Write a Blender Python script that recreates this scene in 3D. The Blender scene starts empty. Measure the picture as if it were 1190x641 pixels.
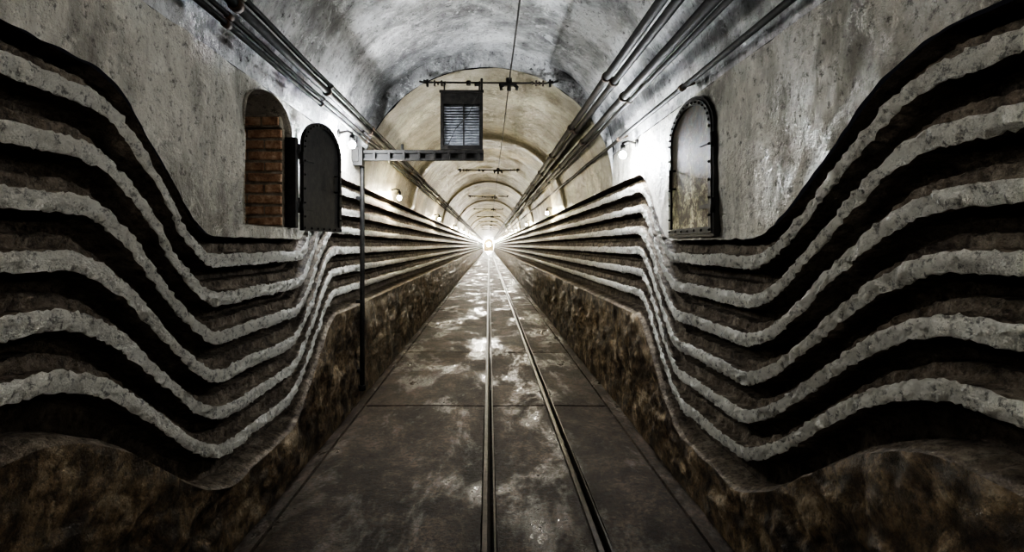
import bpy, math, random
from mathutils import Vector, Matrix, noise
random.seed(4)
XL, XR = -1.29, 1.25
CZ = 1.51
YN, YS, YF = -4.0, 5.2, 140.0     # back, step in the vault, far end
scene = bpy.context.scene

# ------------------------------------------------------------------ helpers
def nz(x, y, z, s):
    return noise.noise(Vector((x*s, y*s, z*s)))
def sm(t):
    t = max(0.0, min(1.0, t)); return t*t*(3-2*t)
def lin(a, b, n):
    return [a+(b-a)*i/n for i in range(n+1)]

class MB:
    def __init__(s): s.v=[]; s.f=[]; s.m=[]; s.sm=[]
    def face(s, idx, m=0, smooth=False): s.f.append(idx); s.m.append(m); s.sm.append(smooth)
    def grid(s, rows, mats, smooth=True, flip=False):
        b=len(s.v); n=len(rows[0])
        for r in rows: s.v.extend(r)
        for i in range(len(rows)-1):
            for j in range(n-1):
                a=b+i*n+j; q=[a,a+1,a+n+1,a+n]
                if flip: q.reverse()
                s.face(q, mats[j] if isinstance(mats,(list,tuple)) else mats, smooth)
    def box(s, c, d, m=0, rot=None):
        b=len(s.v); c=Vector(c)
        for sx in (-1,1):
            for sy in (-1,1):
                for sz in (-1,1):
                    p=Vector((sx*d[0]/2, sy*d[1]/2, sz*d[2]/2))
                    if rot: p=rot@p
                    s.v.append(tuple(c+p))
        for q in ((0,1,3,2),(4,6,7,5),(0,4,5,1),(2,3,7,6),(0,2,6,4),(1,5,7,3)):
            s.face([b+i for i in q], m)
    def tube(s, pts, r, m=0, seg=10, caps=True):
        pts=[Vector(p) for p in pts]; b=len(s.v); n=len(pts)
        rs = r if isinstance(r,(list,tuple)) else [r]*n
        up=None
        for i,p in enumerate(pts):
            t=(pts[min(i+1,n-1)]-pts[max(i-1,0)]).normalized()
            if up is None:
                up=Vector((0,0,1)) if abs(t.z)<.9 else Vector((1,0,0))
            a=t.cross(up).normalized(); u=a.cross(t).normalized(); up=u
            for k in range(seg):
                an=2*math.pi*k/seg
                s.v.append(tuple(p+(a*math.cos(an)+u*math.sin(an))*rs[i]))
        for i in range(n-1):
            for k in range(seg):
                k2=(k+1)%seg
                s.face([b+i*seg+k,b+i*seg+k2,b+(i+1)*seg+k2,b+(i+1)*seg+k],m,True)
        if caps:
            s.face([b+k for k in range(seg)][::-1],m); s.face([b+(n-1)*seg+k for k in range(seg)],m)
    def ball(s, c, r, m=0, seg=12, rings=8, sc=(1,1,1)):
        c=Vector(c); b=len(s.v)
        s.v.append((c.x,c.y,c.z+r*sc[2]))
        for i in range(1,rings):
            th=math.pi*i/rings
            for k in range(seg):
                ph=2*math.pi*k/seg
                s.v.append((c.x+r*sc[0]*math.sin(th)*math.cos(ph),c.y+r*sc[1]*math.sin(th)*math.sin(ph),c.z+r*sc[2]*math.cos(th)))
        s.v.append((c.x,c.y,c.z-r*sc[2])); L=len(s.v)-1
        for k in range(seg):
            k2=(k+1)%seg
            s.face([b,b+1+k,b+1+k2],m,True)
            for i in range(rings-2):
                s.face([b+1+i*seg+k,b+1+(i+1)*seg+k,b+1+(i+1)*seg+k2,b+1+i*seg+k2],m,True)
            s.face([L,b+1+(rings-2)*seg+k2,b+1+(rings-2)*seg+k],m,True)
    def prism(s, poly, fn, t0, t1, m=0, smooth=False):
        b=len(s.v); n=len(poly)
        for t in (t0,t1):
            for u,w in poly: s.v.append(tuple(fn(u,w,t)))
        s.face([b+i for i in range(n)][::-1],m); s.face([b+n+i for i in range(n)],m)
        for i in range(n):
            j=(i+1)%n; s.face([b+i,b+j,b+n+j,b+n+i],m,smooth)
    def band(s, inner, outer, fn, t0, t1, m=0):
        b=len(s.v); n=len(inner)
        for t in (t0,t1):
            for lst in (inner,outer):
                for u,w in lst: s.v.append(tuple(fn(u,w,t)))
        I0,O0,I1,O1=b,b+n,b+2*n,b+3*n
        for i in range(n):
            j=(i+1)%n
            s.face([I0+i,I0+j,O0+j,O0+i],m); s.face([I1+i,O1+i,O1+j,I1+j],m)
            s.face([I0+i,I1+i,I1+j,I0+j],m); s.face([O0+i,O0+j,O1+j,O1+i],m)
    def obj(s, name, mats, bevel=None, fix=True):
        me=bpy.data.meshes.new(name); me.from_pydata([tuple(v) for v in s.v],[],s.f)
        for m in mats: me.materials.append(m)
        me.polygons.foreach_set('material_index', s.m)
        me.polygons.foreach_set('use_smooth', s.sm)
        me.update()
        if fix:
            import bmesh
            bm=bmesh.new(); bm.from_mesh(me); bmesh.ops.recalc_face_normals(bm, faces=bm.faces); bm.to_mesh(me); bm.free()
        o=bpy.data.objects.new(name, me); scene.collection.objects.link(o)
        if bevel:
            md=o.modifiers.new('bevel','BEVEL'); md.width=bevel; md.segments=2; md.limit_method='ANGLE'
        return o

# ------------------------------------------------------------------ materials
class NT:
    def __init__(s, name):
        s.mat=bpy.data.materials.new(name); s.mat.use_nodes=True
        s.t=s.mat.node_tree; s.n=s.t.nodes; s.l=s.t.links
        s.b=s.n['Principled BSDF']; s.tc=s.n.new('ShaderNodeTexCoord')
    def link(s,a,b): s.l.new(a,b)
    def mapping(s, scale=(1,1,1)):
        m=s.n.new('ShaderNodeMapping'); m.inputs['Scale'].default_value=scale
        s.link(s.tc.outputs['Object'], m.inputs['Vector']); return m.outputs[0]
    def noise(s, scale, detail=6, rough=.6, vs=(1,1,1), dist=0):
        t=s.n.new('ShaderNodeTexNoise'); t.inputs['Scale'].default_value=scale
        t.inputs['Detail'].default_value=min(detail,6); t.inputs['Roughness'].default_value=rough
        t.inputs['Distortion'].default_value=dist
        s.link(s.mapping(vs), t.inputs['Vector']); return t.outputs['Fac']
    def ramp(s, fac, stops):
        r=s.n.new('ShaderNodeValToRGB'); e=r.color_ramp.elements
        while len(e)<len(stops): e.new(.5)
        for i,(p,c) in enumerate(stops):
            e[i].position=p; e[i].color=(c[0],c[1],c[2],1) if isinstance(c,(tuple,list)) else (c,c,c,1)
        s.link(fac, r.inputs[0]); return r.outputs[0]
    def mix(s, f, a, b, mode='MIX'):
        m=s.n.new('ShaderNodeMix'); m.data_type='RGBA'; m.blend_type=mode
        for k,v in ((0,f),(6,a),(7,b)):
            if hasattr(v,'links'): s.link(v,m.inputs[k])
            elif k==0: m.inputs[0].default_value=v
            else: m.inputs[k].default_value=(v[0],v[1],v[2],1)
        return m.outputs[2]
    def math(s, op, a, b=None, c=None):
        m=s.n.new('ShaderNodeMath'); m.operation=op
        for i,v in enumerate((a,b,c)):
            if v is None: continue
            if hasattr(v,'links'): s.link(v,m.inputs[i])
            else: m.inputs[i].default_value=v
        return m.outputs[0]
    def xyz(s):
        x=s.n.new('ShaderNodeSeparateXYZ'); s.link(s.tc.outputs['Object'],x.inputs[0]); return x.outputs
    def bump(s, h, strength=.5, dist=.02, prev=None):
        b=s.n.new('ShaderNodeBump'); b.inputs['Strength'].default_value=strength; b.inputs['Distance'].default_value=dist
        s.link(h,b.inputs['Height'])
        if prev is not None: s.link(prev,b.inputs['Normal'])
        return b.outputs[0]
    def done(s, color=None, rough=None, normal=None, metal=0, spec=None):
        if color is not None:
            if hasattr(color,'links'): s.link(color,s.b.inputs['Base Color'])
            else: s.b.inputs['Base Color'].default_value=(*color,1)
        if rough is not None:
            if hasattr(rough,'links'): s.link(rough,s.b.inputs['Roughness'])
            else: s.b.inputs['Roughness'].default_value=rough
        if normal is not None: s.link(normal,s.b.inputs['Normal'])
        s.b.inputs['Metallic'].default_value=metal
        if spec is not None: s.b.inputs['Specular IOR Level'].default_value=spec
        return s.mat

def mat_plaster(name, light, mid, dark, dirt=.7, r0=.34, r1=.62, rings=False):
    t=NT(name)
    big=t.noise(1.3,8,.7,(1,1,.8),.4)
    c=t.ramp(big,[(.34,dark),(.47,mid),(.60,light)])
    streak=t.noise(3.5,6,.7,(1,1.2,.3))
    c=t.mix(t.ramp(streak,[(.48,0.0),(.68,dirt)]), c, dark)
    fine=t.noise(24,8,.8)
    c=t.mix(t.ramp(fine,[(.37,.85),(.46,0.0)]), c, (dark[0]*.45,dark[1]*.45,dark[2]*.45))
    chips=t.noise(8,10,.8,(1,1,1),.8)
    c=t.mix(t.ramp(chips,[(.55,0.0),(.62,.5)]), c, tuple(min(.85,v*1.2) for v in light))
    if rings:   # damp formwork joints round the vault, colour growing yellower with depth into the gallery
        x=t.xyz()
        d=t.math('ADD',x[1],t.math('MULTIPLY',t.noise(2.5,4,.6),.25))
        m=t.math('MODULO',t.math('ADD',d,.9),1.97)
        k=t.math('LESS_THAN',m,.08)
        k=t.math('MULTIPLY',k,t.ramp(t.noise(3,5,.7),[(.36,0.0),(.55,.85)]))
        c=t.mix(k,c,tuple(v*.7 for v in dark))
        r=t.ramp(t.noise(.9,3,.5,(.05,1,.05)),[(.38,0.0),(.58,.75)])
        c=t.mix(r,c,tuple(v*1.3 for v in dark))
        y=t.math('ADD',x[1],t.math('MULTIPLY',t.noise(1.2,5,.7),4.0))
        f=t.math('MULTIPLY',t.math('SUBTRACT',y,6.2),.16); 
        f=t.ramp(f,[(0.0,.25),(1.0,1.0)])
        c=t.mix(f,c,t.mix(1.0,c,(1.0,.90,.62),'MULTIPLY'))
    n=t.bump(t.noise(5,10,.75),.9,.08)
    n=t.bump(fine,.8,.02,n)
    return t.done(c, t.ramp(fine,[(.3,r0),(.7,r1)]), n, spec=.5)

M_pl = mat_plaster('plaster_whitewash_grey',(.62,.60,.535),(.42,.405,.355),(.145,.135,.115),.8)
M_vn = mat_plaster('vault_plaster_near',(.68,.685,.69),(.35,.35,.35),(.075,.075,.075),.85,.24,.5)
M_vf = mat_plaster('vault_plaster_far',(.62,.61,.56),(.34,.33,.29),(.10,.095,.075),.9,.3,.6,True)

def mat_rough(name, stops, bs=.8, rough=.85, sc=5, spec=.3, dirt=.3, d0=.35, d1=.52, bd=.06):
    t=NT(name)
    c=t.ramp(t.noise(sc,10,.75,(1,1,1),.5),stops)
    f=t.noise(30,8,.8)
    c=t.mix(t.ramp(f,[(d0,.8),(d1,0.0)]),c,tuple(v*dirt for v in stops[0][1]))
    n=t.bump(t.noise(9,10,.8),bs,bd); n=t.bump(f,bs,bd*.4,n)
    return t.done(c,rough,n,spec=spec)
M_dado = mat_rough('rough_brown_concrete',[(.36,(.030,.021,.014)),(.47,(.115,.080,.047)),(.56,(.30,.215,.125)),(.65,(.56,.46,.33))],1,.42,5,.5,.3,.36,.52,bd=.14)
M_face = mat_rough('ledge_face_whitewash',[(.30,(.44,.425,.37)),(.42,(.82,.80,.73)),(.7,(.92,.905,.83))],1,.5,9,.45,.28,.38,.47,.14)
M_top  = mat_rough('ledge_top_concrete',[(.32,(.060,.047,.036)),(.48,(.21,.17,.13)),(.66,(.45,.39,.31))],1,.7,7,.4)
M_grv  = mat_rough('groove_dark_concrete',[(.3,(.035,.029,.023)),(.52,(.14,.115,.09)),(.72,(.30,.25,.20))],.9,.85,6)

def mat_floor():
    t=NT('wet_floor_concrete')
    x=t.xyz()
    a=t.noise(2.2,9,.82,(1,.7,1),.4)
    c=t.ramp(a,[(.38,(.014,.010,.008)),(.5,(.040,.029,.022)),(.61,(.085,.063,.049))])
    f=t.noise(34,8,.85)
    c=t.mix(t.ramp(f,[(.43,.85),(.54,0.0)]),c,(.006,.005,.004))
    p=t.noise(12,9,.85,(1,1,1),.4)
    c=t.mix(t.ramp(p,[(.59,0.0),(.65,.28)]),c,(.22,.175,.135))
    for rx in (0.0,.577):
        dd=t.math('ABSOLUTE',t.math('SUBTRACT',x[0],rx))
        g=t.math('MULTIPLY',t.ramp(dd,[(.05,1.0),(.13,0.0)]),t.ramp(p,[(.40,.2),(.55,.9)]))
        c=t.mix(g,c,(.010,.007,.005))
    wet=t.noise(1.6,6,.74,(1,.45,1),.3)
    r=t.ramp(wet,[(.38,.12),(.44,.38),(.50,.70)])
    r=t.mix(.22,r,t.ramp(f,[(.40,.2),(.60,1.0)]))
    n=t.bump(t.noise(11,8,.8),.55,.02); n=t.bump(f,.75,.011,n)
    return t.done(c,r,n,spec=.22)
M_floor=mat_floor()
def mat_metal(name, c1, c2, rough=.5, metal=.4, sc=20, spec=.3):
    t=NT(name); f=t.noise(sc,8,.7)
    return t.done(t.ramp(f,[(.38,c1),(.65,c2)]),rough,t.bump(f,.35,.004),metal,spec)
M_iron=mat_metal('black_painted_steel',(.004,.004,.004),(.018,.016,.014),.55,0,20,.2)
M_pipe=mat_metal('dark_cable_sheath',(.004,.004,.004),(.014,.013,.012),.65,.0,20,.2)
M_rail=mat_metal('worn_rail_steel',(.010,.008,.006),(.05,.04,.032),.4,.4,20,.4)
M_rust=mat_metal('rusty_steel',(.012,.009,.006),(.06,.035,.02),.7,.0)
M_por=mat_metal('porcelain_brown',(.015,.010,.008),(.03,.022,.016),.35,0)
def mat_hatch():
    t=NT('worn_painted_hatch'); x=t.xyz()
    a=t.noise(5,10,.8,(1,1,.8),.4)
    g=t.math('MULTIPLY',t.math('SUBTRACT',1.93,x[2]),.40)
    k=t.math('ADD',a,g)
    c=t.ramp(k,[(.38,(.016,.018,.015)),(.49,(.05,.048,.034)),(.57,(.22,.20,.12)),(.67,(.60,.55,.37))])
    f=t.noise(18,6,.85)
    c=t.mix(t.ramp(f,[(.46,.95),(.53,0.0)]),c,(.034,.020,.010))
    return t.done(c,.6,t.bump(a,.6,.008),0,.15)
M_hatch=mat_hatch()
def mat_brick():
    t=NT('old_red_brick'); a=t.noise(14,8,.7)
    c=t.ramp(a,[(.3,(.12,.072,.045)),(.5,(.36,.22,.14)),(.7,(.60,.47,.35))])
    return t.done(c,.85,t.bump(a,.8,.02))
M_brick=mat_brick()
M_mortar=mat_metal('lime_mortar',(.16,.14,.11),(.42,.38,.32),.9,0,12)
def mat_em(name,col,st):
    t=NT(name); t.b.inputs['Base Color'].default_value=(.8,.8,.8,1)
    t.b.inputs['Emission Color'].default_value=(*col,1); t.b.inputs['Emission Strength'].default_value=st
    t.mat.cycles.emission_sampling='NONE'
    return t.mat

# ------------------------------------------------------------------ swept walls
ys = lin(YN,.9,60)+lin(.9,5.2,270)[1:]
ysf = lin(5.2,14,90)+lin(14,YF,110)[1:]
def dip(side, t, y):
    t=max(0,min(1.15,t))
    if side<0: y0,y1,a=1.66-.2*t,2.44+.17*t,.55+.06*t
    else:      y0,y1,a=1.38-.02*t,2.48+.18*t,.56+.08*t
    y2,y3=3.48-.17*t,4.33
    return a*sm((y-y0)/(y1-y0))*(1-sm((y-y2)/(y3-y2)))
TOP=1.99; SP=.175; EDGE=2.105; DT=.95
def face_x(side): return XL if side<0 else XR
def P(side, off, z, y, amp=1.0, crumble=0.0):
    x=face_x(side)+side*off
    k=amp*(.012*nz(x+side*3,y,z,2.2)+.008*nz(x,y,z,9))
    kz=amp*(.010*nz(y,z,side*7,4)+.004*nz(y,z,side*3,14))
    if crumble:
        k+=crumble*(.012*nz(x,y,z,24)+.012*nz(x+5,y,z,48)); kz+=crumble*(.006*nz(y,z*2,side*3,30)+.008*nz(y+9,z*3,side*3,70))
    return (x+side*k, y, z+kz)
def strip_profile():
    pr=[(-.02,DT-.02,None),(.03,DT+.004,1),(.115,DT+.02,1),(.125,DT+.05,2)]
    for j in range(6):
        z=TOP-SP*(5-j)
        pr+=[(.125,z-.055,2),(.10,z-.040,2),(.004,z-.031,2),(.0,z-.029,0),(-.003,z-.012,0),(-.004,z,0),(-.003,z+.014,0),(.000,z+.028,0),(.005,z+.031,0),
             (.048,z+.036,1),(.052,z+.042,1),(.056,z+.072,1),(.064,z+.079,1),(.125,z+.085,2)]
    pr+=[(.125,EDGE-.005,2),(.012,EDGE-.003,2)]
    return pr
PR=strip_profile()
for side,nm in ((-1,'left'),(1,'right')):
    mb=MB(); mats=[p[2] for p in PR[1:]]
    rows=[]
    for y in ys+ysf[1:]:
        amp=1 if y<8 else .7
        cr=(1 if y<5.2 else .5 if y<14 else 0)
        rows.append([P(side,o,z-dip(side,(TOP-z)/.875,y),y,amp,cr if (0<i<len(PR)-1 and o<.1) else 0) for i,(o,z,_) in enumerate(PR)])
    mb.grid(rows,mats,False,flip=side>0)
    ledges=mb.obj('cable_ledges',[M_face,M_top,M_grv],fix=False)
    mb=MB()
    ND=26
    rows=[]
    for y in ys+ysf[1:]:
        zt=DT-.02-dip(side,(TOP-DT)/.875,y); r=[]
        for i in range(ND+1):
            f=i/ND; z=zt*f
            x=face_x(side)
            e=math.sin(math.pi*f)**.5 if 0<f<1 else 0
            k=(.035*nz(x,y,z,1.7)+.036*nz(x,y,z,6)+.026*nz(x,y,z,17))*e
            q=P(side,-.02,z,y,1)
            r.append((q[0]+side*k, y, q[2] if i==ND else (0-.02 if i==0 else z)))
        rows.append(r)
    mb.grid(rows,1,True,flip=side>0)
    def plaster(yseg, zb, zt, n):
        rows=[]
        for y in yseg:
            a,b=zb(y),zt(y); rows.append([])
            for i in range(n+1):
                z=a+(b-a)*i/n
                q=P(side,0,z,y,1); k=.012*nz(q[0],y,z,3.5)+.006*nz(q[0],y,z,16)
                rows[-1].append((q[0]+side*k,y,z))
        mb.grid(rows,0,True,flip=side>0)
    zedge=lambda y: EDGE-.003-dip(side,0,y)+.008*nz(y,1,side,12)
    WT=2.42
    if side>0:
        plaster(ys,zedge,lambda y:WT,16)
    else:
        OY0,OY1,OB,OS,OP=2.71,3.36,CZ+.115,CZ+.70,CZ+.895
        def arch(y):
            u=(y-(OY0+OY1)/2)/((OY1-OY0)/2); u=max(-1,min(1,u))
            return OS+(OP-OS)*math.sqrt(max(0,1-u*u))
        A=[y for y in ys if y<OY0-.005]+[OY0]; C=[OY1]+[y for y in ys if y>OY1+.005]
        B=lin(OY0,OY1,28)
        plaster(A,zedge,lambda y:WT,16); plaster(C,zedge,lambda y:WT,16)
        plaster(B,zedge,lambda y:OB,4); plaster(B,arch,lambda y:WT,6)
        D=.42
        loop=[(OY0,z) for z in lin(OB,OS,8)]+[(y,arch(y)) for y in B[1:-1]]+[(OY1,z) for z in lin(OS,OB,8)]
        rows=[[(XL+.012 -D*k/6, y+.01*nz(k,y,z,8), z+.01*nz(z,k,y,8)*(0<k)) for y,z in loop] for k in range(7)]
        mb.grid(rows,0,False)
        rows=[[(XL+.012-D*k/4,y,OB) for y in lin(OY0,OY1,6)] for k in range(5)]
        mb.grid(rows,0,False)
        b=len(mb.v)
        for y,z in loop: mb.v.append((XL+.012-D,y,z))
        mb.face([b+i for i in range(len(loop))],2)
    wo=mb.obj('wall_'+nm,[M_pl,M_dado,M_grv],fix=False)
    ledges.parent=wo

# ------------------------------------------------------------------ ceiling vault
def vault(spring, crown, n=56, low=None):
    pts=[]; cx=(XL+XR)/2; rx=(XR-XL)/2; rz=crown-spring
    if low is not None:
        pts+=[(XL,z) for z in lin(low,spring,6)[:-1]]
    for i in range(n+1):
        a=math.pi*(1-i/n); pts.append((cx+rx*math.cos(a),spring+rz*math.sin(a)))
    if low is not None:
        pts+=[(XR,z) for z in lin(spring,low,6)[1:]]
    return pts
def vrow(pts,y,amp=1,inset=0.0):
    r=[]
    cx=(XL+XR)/2
    for i,(x,z) in enumerate(pts):
        k=0 if i in (0,len(pts)-1) else amp*(.022*nz(x,y,z,1.6)+.014*nz(x,y,z,6)+.005*nz(x,y,z,20))-inset
        d=Vector((x-cx,0,z-2.3)); d=d.normalized() if d.length>0 else d
        r.append((x+d.x*k,y,z+d.z*k))
    return r
mb=MB()
vn=vault(2.42,3.47); vf=vault(EDGE,3.30)
mb.grid([vrow(vn,y) for y in ys],0,True)
# far vault with shallow reinforcing ribs every few metres
vy=[(y,0.0) for y in lin(5.2,30,200)+lin(30,YF,110)[1:]]
ribs=[8.6+5.9*i for i in range(7)]
vy=[(y,k) for y,k in vy if all(abs(y-q)>.22 for q in ribs)]
for q in ribs:
    vy+=[(q-.19,0.0),(q-.16,.035),(q-.05,.038),(q+.05,.038),(q+.16,.035),(q+.19,0.0)]
vy.sort()
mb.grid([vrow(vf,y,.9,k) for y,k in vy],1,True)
vn2=vault(2.42,3.47,56,EDGE)
nn=len(vn2)
vff=vault(EDGE,3.30,nn-1)
mb.grid([[ (x,YS,z) for x,z in vn2],[(x,YS-.01,z) for x,z in vff]],0,False)
mb.obj('ceiling',[M_vn,M_vf],fix=False)

for nm,y in (('wall_front',YF),('wall_back',YN)):
    mb=MB(); mb.box(((XL+XR)/2,y+(.1 if y>0 else -.1),1.75),(3.0,.2,3.7)); mb.obj(nm,[M_vf])

# ------------------------------------------------------------------ floor with rail slots and slab joints
mb=MB()
g=[( -1.40,-.02),(-1.19,-.012),(-1.185,-.03),(-1.165,-.03),(-1.16,0)]
xs=lin(-1.16,-.042,16)
g+=[(x,0) for x in xs[1:]]
g+=[(-.042,-.05),(.042,-.05),(.042,0)]
g+=[(x,0) for x in lin(.042,.535,8)[1:]]
g+=[(.535,-.05),(.62,-.05),(.62,0)]
g+=[(x,0) for x in lin(.62,1.10,8)[1:]]
g+=[(1.105,-.03),(1.125,-.03),(1.13,-.012),(1.36,-.02)]
fy=[(y,0) for y in lin(YN,12,260)+lin(12,YF,150)[1:]]
j=7.3-2.43*4; joints=[]
while j<60:
    joints.append(j); j+=2.43
fy=[(y,d) for y,d in fy if all(abs(y-q)>.03 for q in joints)]
for q in joints:
    fy+=[(q-.014,0),(q-.010,1),(q+.010,1),(q+.014,0)]
fy.sort()
rows=[]
for y,dj in fy:
    tilt=.004*math.sin(y*2.585)
    rows.append([(x+.003*nz(x,y,0,6),y,z+((.006*nz(x,y,1,1.5)+tilt-(.03 if dj else 0)) if z==0 else 0)) for x,z in g])
mb.grid(rows,0,False)
mb.obj('floor',[M_floor],fix=False)

mb=MB()
for x0 in (-.038,.539):
    sec=[(0,-.052),(.05,-.052),(.05,-.040),(.032,-.03),(.034,.004),(.030,.008),(.004,.008),(0,.004)]
    mb.prism(sec,lambda u,w,t,x0=x0:(x0+u,t,w),YN+.05,YF-.05)
    mb.prism([(.066,-.052),(.076,-.052),(.076,.005),(.066,.005)],lambda u,w,t,x0=x0:(x0+u,t,w),YN+.05,YF-.05)
mb.obj('railway_track',[M_rail])

# ------------------------------------------------------------------ pipes & cables
def run(name, x, z, r, clamps=1.6, wob=.006, mat=M_pipe, wallpt=None, y1=YF-1):
    mb=MB(); pts=[]
    for y in lin(YN+.1,12,64)+lin(12,y1,60)[1:]:
        pts.append((x+wob*nz(y,x,z,.9),y,z+wob*nz(y,z,x,.8)))
    mb.tube(pts,r,0,8)
    y=YN+1.1
    while y<30:
        mb.tube([(x,y-.02,z),(x,y+.02,z)],r*1.35,1,10)
        if wallpt:
            mb.tube([(x,y,z),(x+wallpt[0],y,z+wallpt[1])],.008,1,6)
        y+=clamps
    return mb.obj(name,[mat,M_rust])
def rel(dx,t): return dx*t, CZ+t
for dx,t,r in ((-338/285,.985,.014),(-323/285,1.02,.012),(-300/285,1.07,.023),(-283/285,1.11,.014)):
    x,z=rel(dx,t); run('wall_cable',x,z,r,1.3,.008,M_pipe,(-.12,.1))
for dx,t,r in ((200/285,1.27,.029),(219/285,1.235,.027),(260/285,1.12,.029),(278/285,1.09,.016)):
    x,z=rel(dx,t); run('ceiling_pipe',x,z,r,1.7,.005,M_pipe,(.1,.13))
x,z=rel(350/285,.945); run('wall_conduit',x,z,.016,1.5,.006,M_pipe,(.08,.03))
mb=MB()
mb.tube([(.2,y,CZ+1.60-.03*abs(math.sin((y-5.1)*math.pi/5.9))) for y in lin(YN+.1,YF-1,500)],.0065,0,6)
mb.obj('trolley_wire',[M_iron])

def span(y):
    mb=MB(); z=CZ+1.60; hw=.585
    mb.tube([(-hw-.06,y,z+.03),(-hw,y,z+.01),(hw-.02,y,z),(hw+.05,y,z+.02)],.009,0,8)
    for sx in (-1,1):
        c=sx*(hw-.05)
        for k in range(4):
            mb.tube([(c-sx*k*.035-.008,y,z),(c-sx*k*.035+.008,y,z)],.030 if k%2==0 else .018,1,12)
        mb.box((sx*(hw+.02),y,z+.0),(.02,.03,.07))
        mb.tube([(sx*.2,y,z-.02),(sx*.2,y,z+.022)],.022,0,8)
        mb.tube([(sx*.1,y,z-.01),(sx*.14,y,z-.01)],.021,0,8)
        mb.tube([(sx*(hw+.02),y,z),(sx*(hw+.10),y,z+.02)],.01,0,6)
    mb.box((.2,y,z-.015),(.15,.04,.025)); mb.box((.2,y,z+.02),(.055,.05,.055))
    for sx in (-1,1):
        mb.tube([(.2+sx*.05,y,z-.015),(.2+sx*.082,y,z-.04),(.2+sx*.072,y,z-.066)],.016,0,8)
    mb.tube([(.2,y,z-.075),(.2,y,z)],.02,0,8)
    mb.obj('trolley_wire_hanger',[M_iron,M_por])
for i in range(9): span(5.1+5.9*i)

# ------------------------------------------------------------------ steel gantry with louvred box
yg=5.0; s=600/yg
def gx(px): return (px-568)/s
def gz(py): return CZ+(285-py)/s
mb=MB()
mb.tube([(-1.225,yg,gz(450)),(-1.225,yg,gz(180))],.023,0,12)
mb.tube([(-1.225,yg,gz(447)),(-1.225,yg,gz(453))],.034,0,12)
for py in (430,350,230):
    mb.box((-1.252,yg,gz(py)),(.06,.05,.03))
xa,xb=gx(407),gx(562)
mb.box(((xa+xb)/2,yg-.03,gz(177)),(xb-xa,.035,.030)); mb.box(((xa+xb)/2,yg-.03,gz(186)),(xb-xa,.035,.022))
mb.box(((xa+xb)/2,yg+.0,gz(181.5)),(xb-xa,.008,.07))
for i in range(9):
    x=xa+.1+i*(xb-xa-.15)/8; mb.box((x,yg-.04,gz(182)),(.02,.03,.075))
mb.box((gx(415),yg-.06,gz(183)),(.15,.10,.18)); mb.box((gx(414),yg-.115,gz(183)),(.10,.02,.12))
mb.tube([(gx(413),yg-.05,gz(176)),(gx(416),yg-.05,gz(160)),(gx(428),yg-.04,gz(150)),(gx(432),yg-.03,gz(158))],.012,0,8)
mb.tube([(gx(468),yg-.02,gz(168)),(gx(468),yg-.02,gz(178))],.014,0,8)
mb.obj('steel_gantry',[M_iron],bevel=.003)
mb=MB()
x0,x1,z0,z1=gx(512.5),gx(561),gz(174.8),gz(107)
cx,cz=(x0+x1)/2,(z0+z1)/2; w,h=x1-x0,z1-z0
fr=.03
mb.box((cx,yg+.06,cz),(w,.006,h))
for sx in (-1,1): mb.box((cx+sx*(w-fr)/2,yg,cz),(fr,.12,h))
mb.box((cx,yg,z1-.065),(w-2*fr,.12,.13)); mb.box((cx,yg,z0+.02),(w-2*fr,.12,.04))
nl=15
for i in range(nl):
    z=z0+.055+i*(h-.13-.07)/(nl-1)
    mb.box((cx,yg-.02,z),(w-2*fr-.004,.05,.006),1,Matrix.Rotation(math.radians(38),3,'X'))
mb.box((cx+.02,yg-.045,cz-.04),(.012,.012,h-.16))
mb.box((cx,yg-.065,z1-.012),(w+.02,.02,.024)); 
for sx in (-.17,.17):
    mb.tube([(cx+sx,yg,z1-.01),(cx+sx,yg,gz(96)-.0),(cx+sx,yg+.07,CZ+1.605)],.008,0,8)
mb.tube([(x1-.01,yg-.02,z0),(x1-.01,yg-.02,gz(92))],.012,0,8)
mb.tube([(x1-.02,yg-.07,gz(108)),(gx(556),yg-.09,gz(112)),(gx(545),yg-.08,gz(135)),(gx(530),yg-.08,gz(152)),(gx(520),yg-.07,gz(173))],.004,0,6)
M_louv=mat_metal('louvre_steel',(.16,.165,.18),(.42,.44,.48),.5,.0)
mb.obj('louvred_signal_box',[M_iron,M_louv],bevel=.002)

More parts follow.
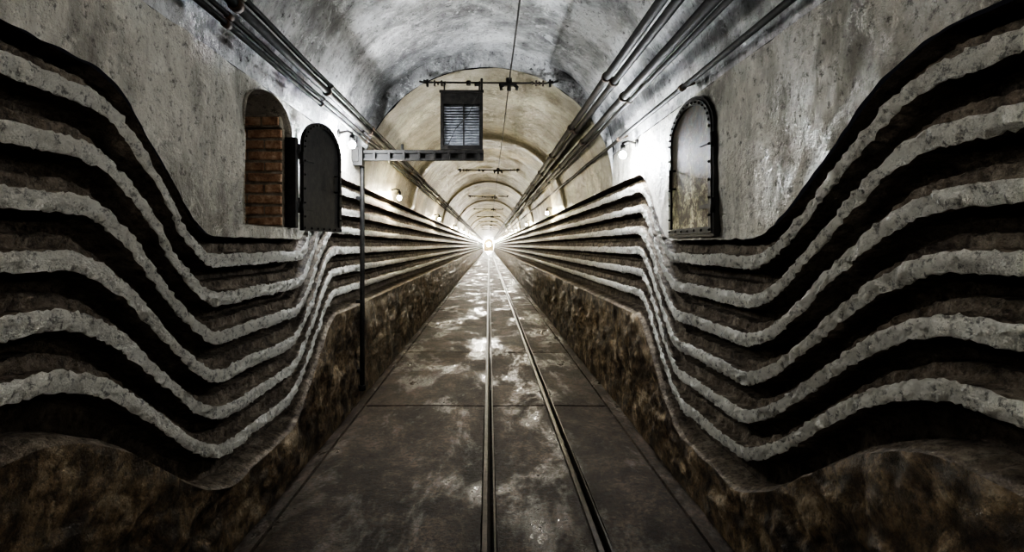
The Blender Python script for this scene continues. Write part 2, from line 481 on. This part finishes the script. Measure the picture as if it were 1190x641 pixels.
# ------------------------------------------------------------------ hatches
def arch_poly(w, zb, zs, zp, n=20):
    pts=[(-w/2,zb),(-w/2,zs)]
    for i in range(1,n):
        a=math.pi*(1-i/n); pts.append((w/2*math.cos(a), zs+(zp-zs)*math.sin(a)))
    pts+=[(w/2,zs),(w/2,zb)]
    return pts
def hatch(name, fn, w, zb, zs, zp, plate, handle=True, frame=True):
    mb=MB()
    P0=arch_poly(w,zb,zs,zp)
    mb.prism(P0,fn,0,.014,1)
    inn=arch_poly(w-.07,zb+.035,zs,zp-.035)
    mb.band(inn,P0,fn,.0141,.026,0)
    if frame:
        mb.band(arch_poly(w+.004,zb-.002,zs,zp+.002),arch_poly(w+.035,zb-.02,zs,zp+.018),fn,-.03,.018,0)
    mid=arch_poly(w-.035,zb+.018,zs,zp-.018,16)
    for u,z in mid:
        mb.ball(fn(u,z,.028),.008,0,8,6)
    for k in range(1,6):
        for sx in (-1,1): mb.ball(fn(sx*(w/2-.018),zb+(zs-zb)*k/6,.028),.008,0,8,6)
        mb.ball(fn((k-3)*w/6.5,zb+.018,.028),.008,0,8,6)
    if handle:
        a,b,c,d=fn(w/2-.09,zb+.30,.014),fn(w/2-.09,zb+.30,.05),fn(w/2-.09,zb+.42,.05),fn(w/2-.09,zb+.42,.014)
        mb.tube([a,b,c,d],.008,0,8)
        for zz in (zb+.15,zs-.08):
            mb.tube([fn(-w/2-.012,zz-.04,.02),fn(-w/2-.012,zz+.04,.02)],.014,0,8)
            mb.prism([(-w/2,zz-.015),(-w/2+.16,zz-.010),(-w/2+.16,zz+.010),(-w/2,zz+.015)],fn,.014,.022,0)
    return mb.obj(name,[M_iron,plate,M_rust])
cyr=3.16
hatch('steel_hatch_door',lambda u,z,t:(XR-.008-t,cyr+u,z),.66,CZ+.07,CZ+.66,CZ+.875,M_hatch)
hx,hy=XL+.035,3.43; ex,ey=-1.168,3.99
dv=Vector((ex-hx,ey-hy,0)).normalized(); nv=Vector((dv.y,-dv.x,0))
wd=.58
def fl(u,z,t):
    p=Vector((hx,hy,z))+dv*(u+wd/2)+nv*t; return (p.x,p.y,p.z)
ld=hatch('steel_hatch_door',fl,wd,CZ+.10,CZ+.66,CZ+.87,M_iron,frame=False)
mb=MB()
mb.box((XL-.02,OY1+.005,(OB+OS)/2),(.12,.045,OS-OB))
for zz in (OB+.15,OS-.08): mb.tube([(XL+.035,OY1+.05,zz-.05),(XL+.035,OY1+.05,zz+.05)],.015,0,8); mb.box((XL+.01,OY1+.03,zz),(.06,.05,.03))
hf=mb.obj('hatch_frame',[M_iron],bevel=.003); hf.parent=ld
mb=MB()
zc=OB+.005; k=0
while zc<OP-.08:
    hgt=.066
    for yy,dirs in ((OY1-.028,1),(OY0+.02,-1)):
        if zc>OS-.02:
            ins=.05 if zc<OS+.08 else .12
        else: ins=0
        mb.box((XL-.21,yy-dirs*ins+dirs*.012,zc+hgt/2),(.36,.066,hgt+.006),1)
        x=XL-.03+(-.0 if k%2 else 0)
        first=True
        while x>XL-.38:
            L=.115 if (k%2 and first) else .225
            first=False
            L=min(L,x-(XL-.40))
            if L<.03: break
            mb.box((x-L/2,yy-dirs*(ins+random.uniform(0,.008)),zc+hgt/2),(L-.012,.07,hgt-.014),0,Matrix.Rotation(random.uniform(-.03,.03),3,'Y'))
            x-=L
    zc+=hgt+.004; k+=1
mb.obj('brick_jamb',[M_brick,M_mortar],bevel=.006)

# ------------------------------------------------------------------ lamps
RB=.030
def lamp_mesh(em):
    mb=MB()   # origin at the wall face, arm along +X
    mb.tube([(-.03,0,.10),(.012,0,.10)],.035,0,14)
    mb.tube([(.0,0,.10),(.08,0,.115),(.12,0,.10),(.12,0,.07)],.011,0,8)
    mb.tube([(.12,0,.085),(.12,0,.034)],[.020,.026],0,12)
    mb.ball((.12,0,.0),RB,1,12,8)
    o=mb.obj('wall_lamp',[M_iron,em]); me=o.data; bpy.data.objects.remove(o); return me
LM={}; LD={}
def lamp(side,y,zr,kind):
    col,st,W=KIND[kind]
    if kind not in LM:
        LM[kind]=lamp_mesh(mat_em('lamp_glass_'+kind,col,st))
        d=bpy.data.lights.new('bulb_light_'+kind,'POINT'); d.energy=W; d.color=col; d.shadow_soft_size=RB+.006; LD[kind]=d
    o=bpy.data.objects.new('wall_lamp',LM[kind]); scene.collection.objects.link(o)
    o.location=(face_x(side),y,CZ+zr); o.rotation_euler=(0,0,0 if side<0 else math.pi)
    l=bpy.data.objects.new('bulb_light',LD[kind]); scene.collection.objects.link(l); l.parent=o; l.location=(.12,0,0)
KIND={'cool':((.92,.96,1.0),400,350),'warm':((1.0,.89,.64),400,190),'far':((1.0,.95,.82),600,650),'added_fill':((1.0,.955,.88),200,205)}
lamp(-1,4.42,.86,'cool'); lamp(1,4.35,.76,'cool')
lamp(-1,6.75,.62,'warm'); lamp(1,10.0,.62,'warm')
for i in range(13):
    lamp(-1,12.2+6.2*i,.62,'warm' if i<2 else 'far')
    lamp(1,15.5+6.2*i,.62,'warm' if i<2 else 'far')
for i in range(4):
    lamp(-1,97+12*i,.62,'far'); lamp(1,102+11*i,.62,'far')
lamp(-1,-1.1,.60,'added_fill'); lamp(1,-.9,.60,'added_fill')  # unseen pair added behind the viewpoint to front-light the nearest ledges
# unseen lamp added behind the viewpoint to light the near ledges from above
mb=MB()
mb.tube([(0,-1.0,3.46),(0,-1.0,3.36)],.03,0,10); mb.tube([(0,-1.0,3.37),(0,-1.0,3.33)],[.05,.11],0,18)
mb.ball((0,-1.0,3.28),.05,1,14,10)
cl=mb.obj('added_fill_lamp',[M_iron,mat_em('lamp_glass_ceiling',(1,.96,.9),150)])
d=bpy.data.lights.new('added_fill_bulb','POINT'); d.energy=135; d.color=(1,.955,.88); d.shadow_soft_size=.057
l=bpy.data.objects.new('added_fill_bulb',d); scene.collection.objects.link(l); l.location=(0,-1.0,3.28); l.parent=cl
# added glowing disc and light at the far end, standing for distant lamps merging
mb=MB()
mb.tube([(0,YF-.01,CZ+.25),(0,YF-.25,CZ+.25)],[.40,.62],0,24,True)
mb.tube([(0,YF-.251,CZ+.25),(0,YF-.27,CZ+.25)],.58,1,24,True)
mb.obj('added_far_glow',[M_iron,mat_em('added_far_glow_disc',(1,.98,.94),400)])
fl_=bpy.data.lights.new('added_far_glow_light','AREA'); fl_.shape='DISK'; fl_.size=1.1; fl_.energy=4000; fl_.color=(1,.97,.92)
fo=bpy.data.objects.new('added_far_glow_light',fl_); scene.collection.objects.link(fo); fo.location=(0,YF-.30,CZ+.25); fo.rotation_euler=(-math.pi/2,0,0)
fo.parent=bpy.data.objects['added_far_glow']

# ------------------------------------------------------------------ camera, world
w=bpy.data.worlds.new('World'); scene.world=w; w.use_nodes=True
w.node_tree.nodes['Background'].inputs[0].default_value=(.01,.01,.012,1)
cam=bpy.data.cameras.new('Camera'); co=bpy.data.objects.new('Camera',cam); scene.collection.objects.link(co)
co.location=(0,0,CZ); co.rotation_euler=(math.pi/2,0,0)
cam.sensor_width=36; cam.lens=600*36/1190; cam.shift_x=27/1190; cam.shift_y=-35.5/1190
cam.clip_start=.05; cam.clip_end=400
scene.camera=co
try:
    scene.view_settings.look='AgX - High Contrast'
except Exception as e: print(e)
